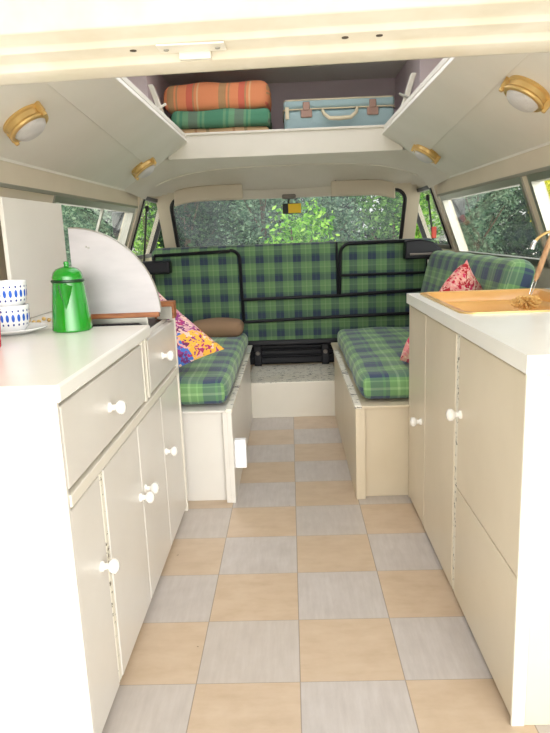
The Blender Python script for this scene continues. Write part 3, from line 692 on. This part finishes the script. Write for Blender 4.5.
# ================================================================== CEILING LAMPS
nrm = lambda sd: Vector((-.549*sd, 0, -.836))
def lamp(c, sd, label):
    t = thing('bulkhead_lamp', c, label, 'lamp', 'round brass ceiling lamps')
    n = nrm(sd); yv = Vector((0,1,0)); xv = yv.cross(n).normalized()
    m = Matrix(((xv.x,yv.x,n.x,c[0]),(xv.y,yv.y,n.y,c[1]),(xv.z,yv.z,n.z,c[2]),(0,0,0,1))) @ Matrix.Scale(.93, 4)
    MB().lathe([(.055,-.004),(.066,-.004),(.068,.002),(.068,.006),(.062,.010),(.060,.024),(.064,.027),(.066,.031),(.064,.036),(.058,.039),(.053,.038),(.051,.033)], 40, m).build('brass_ring', M['brass'], t)
    MB().lathe([(.052,.030),(.0525,.036),(.047,.046),(.036,.054),(.02,.059),(0,.0605)], 40, m).build('lens', M['frosted'], t)
    for a in (.35, .35+math.pi):
        mm = m @ Matrix.Rotation(a,4,'Z') @ Matrix.Translation((.066,0,.0))
        mb = MB(); mb.box(-.006,.012,-.007,.007,-.002,.030,mm); mb.build('lug', M['brass'], t, smooth=False, bevel=.002)
        MB().lathe([(0,.030),(.007,.030),(.0075,.036),(.006,.042),(0,.043)], 14, mm @ Matrix.Translation((.004,0,0))).build('thumb_nut', M['brass'], t)
    return t
def onslope(sd, y, u): return (sd*(.85-.35*u), y, 1.21+.23*u)
lamp((-.716,.62,1.298), -1, 'round brass lamp with frosted lens on the left ceiling slope, nearer one')
lamp((-.697,2.00,1.3105), -1, 'round brass lamp with frosted lens on the left ceiling slope, farther one')
lamp((.678,.655,1.323), 1, 'round brass lamp with frosted lens on the right ceiling slope, nearer one')
lamp((.680,1.97,1.3217), 1, 'round brass lamp with frosted lens on the right ceiling slope, farther one')
for sd, x, y, lab in ((-1,-.555,1.95,'white roof hinge bracket at the left end of the shelf'), (1,.545,1.95,'white roof hinge bracket at the right end of the shelf')):
    t = thing('roof_bracket', (x,y,1.50), lab, 'bracket', 'roof hinge brackets')
    mb = MB(); mb.hexa([(x-.012,y-.02,1.47),(x+.012,y-.02,1.47),(x+.012,y+.02,1.47),(x-.012,y+.02,1.47),(x-.012+sd*.06,y-.02,1.66),(x+.012+sd*.06,y-.02,1.66),(x+.012+sd*.06,y+.02,1.66),(x-.012+sd*.06,y+.02,1.66)])
    mb.build('plate', M['white'], t, smooth=False, bevel=.003)
    MB().tube([(x-sd*.008,y-.026,1.57),(x+sd*.06,y-.06,1.53)], .006, 8).build('strut', M['alu'] if sd > 0 else M['white'], t)

# ================================================================== ON THE SHELF
sc_ = thing('suitcase', (.29,2.45,1.436), 'pale blue vintage suitcase with cream handle lying on the overhead shelf', 'suitcase')
MB().cushion(.0,.578,2.30,2.68,1.437,1.585,.022,0,6).build('body', M['suitblue'], sc_)
MB().cushion(.0,.578,2.30,2.68,1.588,1.638,.020,0,6).build('lid', M['suitblue'], sc_)
for z in (1.587, 1.633):
    d_ = .002 if z < 1.6 else -.004
    MB().tube([(x,y,z) for x,y in rrect(.0-d_,.578+d_,2.30-d_,2.68+d_,.03,5)], .004, 6, closed=True).build('piping', M['piping'], sc_)
MB().tube([(.20,2.295,1.572),(.202,2.272,1.572),(.208,2.262,1.555),(.235,2.260,1.532),(.29,2.260,1.530),(.345,2.260,1.533),(.372,2.262,1.556),(.378,2.272,1.574),(.38,2.295,1.574)], [.006,.008,.009,.0105,.011,.0105,.009,.008,.006], 10).build('handle', M['piping'], sc_)
for x in (.118,.462):
    l_ = boxo('latch', M['latch'], sc_, x-.030,x+.030,2.290,2.300,1.545,1.585, bevel=.004)
    boxo('hasp', M['latch'], l_, x-.018,x+.018,2.286,2.299,1.580,1.622, bevel=.004)
boxo('corner_strap', M['piping'], sc_, .008,.028,2.292,2.30,1.54,1.60, bevel=.003)
def blanket(x0,x1,y0,y1,z0,z1,m,label,seed,folds):
    t = thing('folded_blanket', ((x0+x1)/2,(y0+y1)/2,z0), label, 'blanket', 'folded blankets on the shelf')
    h = (z1-z0)/folds
    for k in range(folds):
        r1 = random.Random(seed+k); j = r1.uniform(-.012,.012)
        MB().cushion(x0+abs(j),x1-abs(j)*.4,y0+j*.5,y1,z0+h*k,z0+h*(k+1)-.001,h*.36,.014,16,wob=.009,seed=seed+k,off=(seed*.03,0)).build('fold', m, t)
blanket(-.585,-.075,2.28,2.70,1.437,1.515,M['plaid_tan'],'tan striped blanket at the bottom of the shelf pile',11,1)
blanket(-.60,-.07,2.26,2.70,1.516,1.600,M['plaid_green'],'green plaid blanket folded in the middle of the shelf pile',21,1)
blanket(-.635,-.065,2.27,2.70,1.601,1.735,M['plaid_orange'],'orange plaid blanket on top of the shelf pile',31,1)

# ================================================================== ON THE LEFT WORKTOP
kt = thing('coffee_pot', (-.573,.437,.731), 'tall green enamel coffee pot standing on the left worktop', 'coffee pot')
kx, ky = -.573, .437; KM = Matrix.Translation((kx,ky,.7315))
MB().lathe([(0,0),(.049,0),(.052,.004),(.0515,.010),(.046,.07),(.0412,.118),(.040,.128),(.0405,.131),(.039,.131)], 40, KM).build('body', M['green'], kt)
MB().lathe([(.040,.126),(.0425,.1275),(.043,.130),(.0425,.1325),(.040,.134)], 40, KM).build('rim', M['rimdark'], kt)
MB().lathe([(.040,.1325),(.0395,.140),(.036,.152),(.028,.161),(.015,.1655),(.007,.167),(.006,.170),(.0075,.174),(.006,.179),(0,.1805)], 36, KM).build('lid', M['green'], kt)
mb = MB(); dv = Vector((.10,-1,0)).normalized(); sv = Vector((-dv.y,dv.x,0))
P3 = lambda d,s,z: Vector((kx,ky,.7315))+dv*d+sv*s+Vector((0,0,z))
secs = [[P3(.036,-.019,.118), P3(.058,-.009,.123), P3(.066,0,.126), P3(.058,.009,.123), P3(.036,.019,.118)],
        [P3(.038,-.015,.095), P3(.054,-.007,.098), P3(.059,0,.099), P3(.054,.007,.098), P3(.038,.015,.095)],
        [P3(.041,-.007,.068), P3(.047,-.003,.068), P3(.049,0,.068), P3(.047,.003,.068), P3(.041,.007,.068)],
        [P3(.043,-.001,.052), P3(.0445,0,.052), P3(.045,0,.052), P3(.0445,0,.052), P3(.043,.001,.052)]]
mb.loft(secs); mb.build('spout', M['green'], kt, angle=80)
MB().tube([P3(-.040,0,.112), P3(-.066,0,.112), P3(-.082,0,.098), P3(-.084,0,.07), P3(-.074,0,.04), P3(-.050,0,.028)], [.005,.006,.0065,.0065,.006,.004], 10).build('handle', M['green'], kt)
def plate(z, label, grp=None):
    o = MB().lathe([(0,z),(.045,z),(.050,z+.002),(.082,z+.010),(.088,z+.0135),(.087,z+.0155),(.080,z+.013),(.048,z+.006),(0,z+.005)], 48, Matrix.Translation((-.725,.42,0))).build('plate', M['china'], None, base=True)
    return tag(o, label, 'plate')
plate(.7315, 'white china plate under the stacked dotted cups')
def cup(z, label):
    t = thing('cup', (-.725,.42,z), label, 'cup', 'stacked dotted cups'); m = Matrix.Translation((-.725,.42,z))
    pr = [(0,0),(.030,0),(.032,.003),(.040,.012),(.0445,.030),(.046,.066),(.045,.0675),(.043,.066),(.0415,.032),(.036,.014),(0,.008)]
    MB().lathe(pr, 40, m, uv=True).build('bowl', M['mug'], t)
    MB().tube([Vector((-.725,.42,z))+Vector((-.044-d,0.0,h)) for d,h in ((0,.054),(.018,.054),(.026,.042),(.022,.026),(0,.020))], .0045, 8).build('handle', M['china'], t)
cup(.738, 'white cup with blue dots, lower one of the stack on the plate')
cup(.800, 'white cup with blue dots, upper one of the stack on the plate')
rm = thing('beaker', (-.69,.185,.731), 'red beaker at the left edge of the worktop', 'beaker')
MB().lathe([(0,0),(.033,0),(.035,.003),(.041,.082),(.0415,.086),(.039,.086),(.033,.006),(0,.005)], 36, Matrix.Translation((-.69,.185,.7315))).build('cup_body', M['red'], rm)
MB().lathe([(.0405,.083),(.0425,.085),(.042,.088),(.039,.087)], 36, Matrix.Translation((-.69,.185,.7315))).build('rim', M['rimdark'], rm)
mb = MB(); 
for i in range(12):
    u = i/11; mb.lathe([(0,-.0065),(.005,-.004),(.0068,0),(.005,.004),(0,.0065)], 10, Matrix.Translation((-.79+.115*u, .53+.13*u, .739+.004*math.sin(i*2))))
tag(mb.build('bead_string', M['brass'], None, base=True), 'string of gold beads lying behind the cups on the left worktop', 'beads')

# ================================================================== OUTSIDE
def foliage(c, rad, n, lf, seed, up=.0):
    rnd = random.Random(seed); vs = []; fs = []
    lobes = [(Vector((rnd.uniform(-.55,.55),rnd.uniform(-.55,.55),rnd.uniform(-.6,.6))), rnd.uniform(.32,.55)) for _ in range(16)]
    for i in range(n):
        L, r = rnd.choice(lobes); d = Vector((rnd.gauss(0,1),rnd.gauss(0,1),rnd.gauss(0,1))).normalized()
        q = L + d*r*rnd.uniform(.55,1.05); p = Vector((c[0]+q.x*rad[0], c[1]+q.y*rad[1], c[2]+q.z*rad[2]))
        a = Vector((rnd.gauss(0,1),rnd.gauss(0,1),rnd.gauss(0,.6)-.3)).normalized(); b = a.cross(Vector((rnd.gauss(0,1),rnd.gauss(0,1),rnd.gauss(0,1)))).normalized()
        s = lf*rnd.uniform(.6,1.3); k = len(vs)
        vs += [tuple(p), tuple(p+a*s*.5+b*s*.28), tuple(p+a*s), tuple(p+a*s*.5-b*s*.28)]; fs.append((k,k+1,k+2,k+3))
    return vs, fs
def tree(name, c, rad, n, lf, m, label, seed, cat='tree', gz=-.55):
    t = thing(name, (c[0],c[1],gz), label, cat, 'trees outside' if cat == 'tree' else 'shrubs outside')
    mb = MB(); vs, fs = foliage(c, rad, n, lf, seed); mb.add(vs, fs); mb.build('foliage', M[m], t, smooth=False, weld=False)
    mb = MB(); rnd = random.Random(seed)
    mb.tube([(c[0],c[1],gz-.02),(c[0]+.05,c[1],c[2]*.4+gz*.6),(c[0],c[1],c[2]+rad[2]*.4)], [rad[0]*.06+.02,rad[0]*.045+.015,.012], 8)
    for k in range(6):
        a = rnd.uniform(0,6.28); z = gz+(c[2]-gz)*rnd.uniform(.3,.9); mb.tube([(c[0],c[1],z),(c[0]+math.cos(a)*rad[0]*.5,c[1]+math.sin(a)*rad[1]*.5,z+rad[2]*.4)], [.03,.008], 6)
    mb.build('trunk', M['trunk'], t)
# ahead of the windscreen
tree('tree', (-2.3,13.4,1.7), (1.5,1.2,2.4), 7000, .12, 'leaf_dark', 'dark leafy tree seen through the left of the windscreen', 1)
tree('shrub', (.05,9.6,.55), (.75,.7,1.15), 3200, .09, 'leaf_bright', 'bright lime green shrub seen through the centre of the windscreen', 2, 'shrub')
tree('shrub', (1.9,10.6,.8), (1.15,.9,1.5), 5000, .09, 'leaf_mid', 'mid green shrub seen through the right half of the windscreen', 3, 'shrub')
tree('shrub', (.95,14.8,.8), (1.1,.9,1.7), 4500, .10, 'leaf_blue', 'blue-green shrub behind the lime one ahead of the windscreen', 4, 'shrub')
tree('tree', (-.7,16.6,1.5), (1.4,1.2,2.4), 5000, .13, 'leaf_blue', 'grey-green tree between the dark tree and the lime shrub', 5)
tree('tree', (4.6,16.2,1.6), (2.2,1.5,2.8), 7000, .12, 'leaf_dark', 'dark tree behind the right cab window', 6)
tree('shrub', (2.15,9.6,.75), (.42,.42,1.2), 2200, .07, 'leaf_bright', 'light green shrub seen through the right cab window', 7, 'shrub')
tree('shrub', (-2.45,9.8,.8), (.42,.42,1.3), 2400, .07, 'leaf_bright', 'light green shrub seen through the left cab window', 8, 'shrub')
tree('tree', (-6.6,14.5,1.6), (2.0,1.6,2.6), 6000, .12, 'leaf_dark', 'dark green tree beyond the left side window', 9)
tree('shrub', (-3.9,10.6,.8), (.85,1.1,1.5), 6000, .07, 'leaf_blue', 'grey-green bush beside the left of the van', 10, 'shrub')
# right side
tree('tree', (3.75,11.9,1.2), (1.05,1.1,2.1), 12000, .07, 'leaf_blue', 'dense grey-green tree filling the right side window', 11)
tree('tree', (5.25,11.2,.45), (.5,.7,1.0), 5000, .06, 'leaf_dark', 'low dark bush to the right of the dense grey-green tree', 12)
tree('shrub', (6.3,13.8,1.75), (.85,.8,.95), 5000, .08, 'leaf_yellow', 'sunlit yellow bush at the right edge beyond the rear window', 13, 'shrub')
tree('tree', (9.4,16.5,1.8), (2.4,2.2,2.8), 6000, .14, 'leaf_mid', 'green tree behind the yellow bush on the right', 14)
# far hedge line
mb = MB(); rnd = random.Random(40); hedge = thing('hedge', (0,24,-.55), 'long dark hedge closing off the far side of the garden', 'hedge')
for k in range(26):
    x = -16+k*1.3; vs, fs = foliage((x, 22+rnd.uniform(-1,1), 1.3), (1.6,1.2,2.6), 1700, .34, 100+k); mb.add(vs, fs)
mb.build('foliage', M['leaf_dark'], hedge, smooth=False, weld=False)
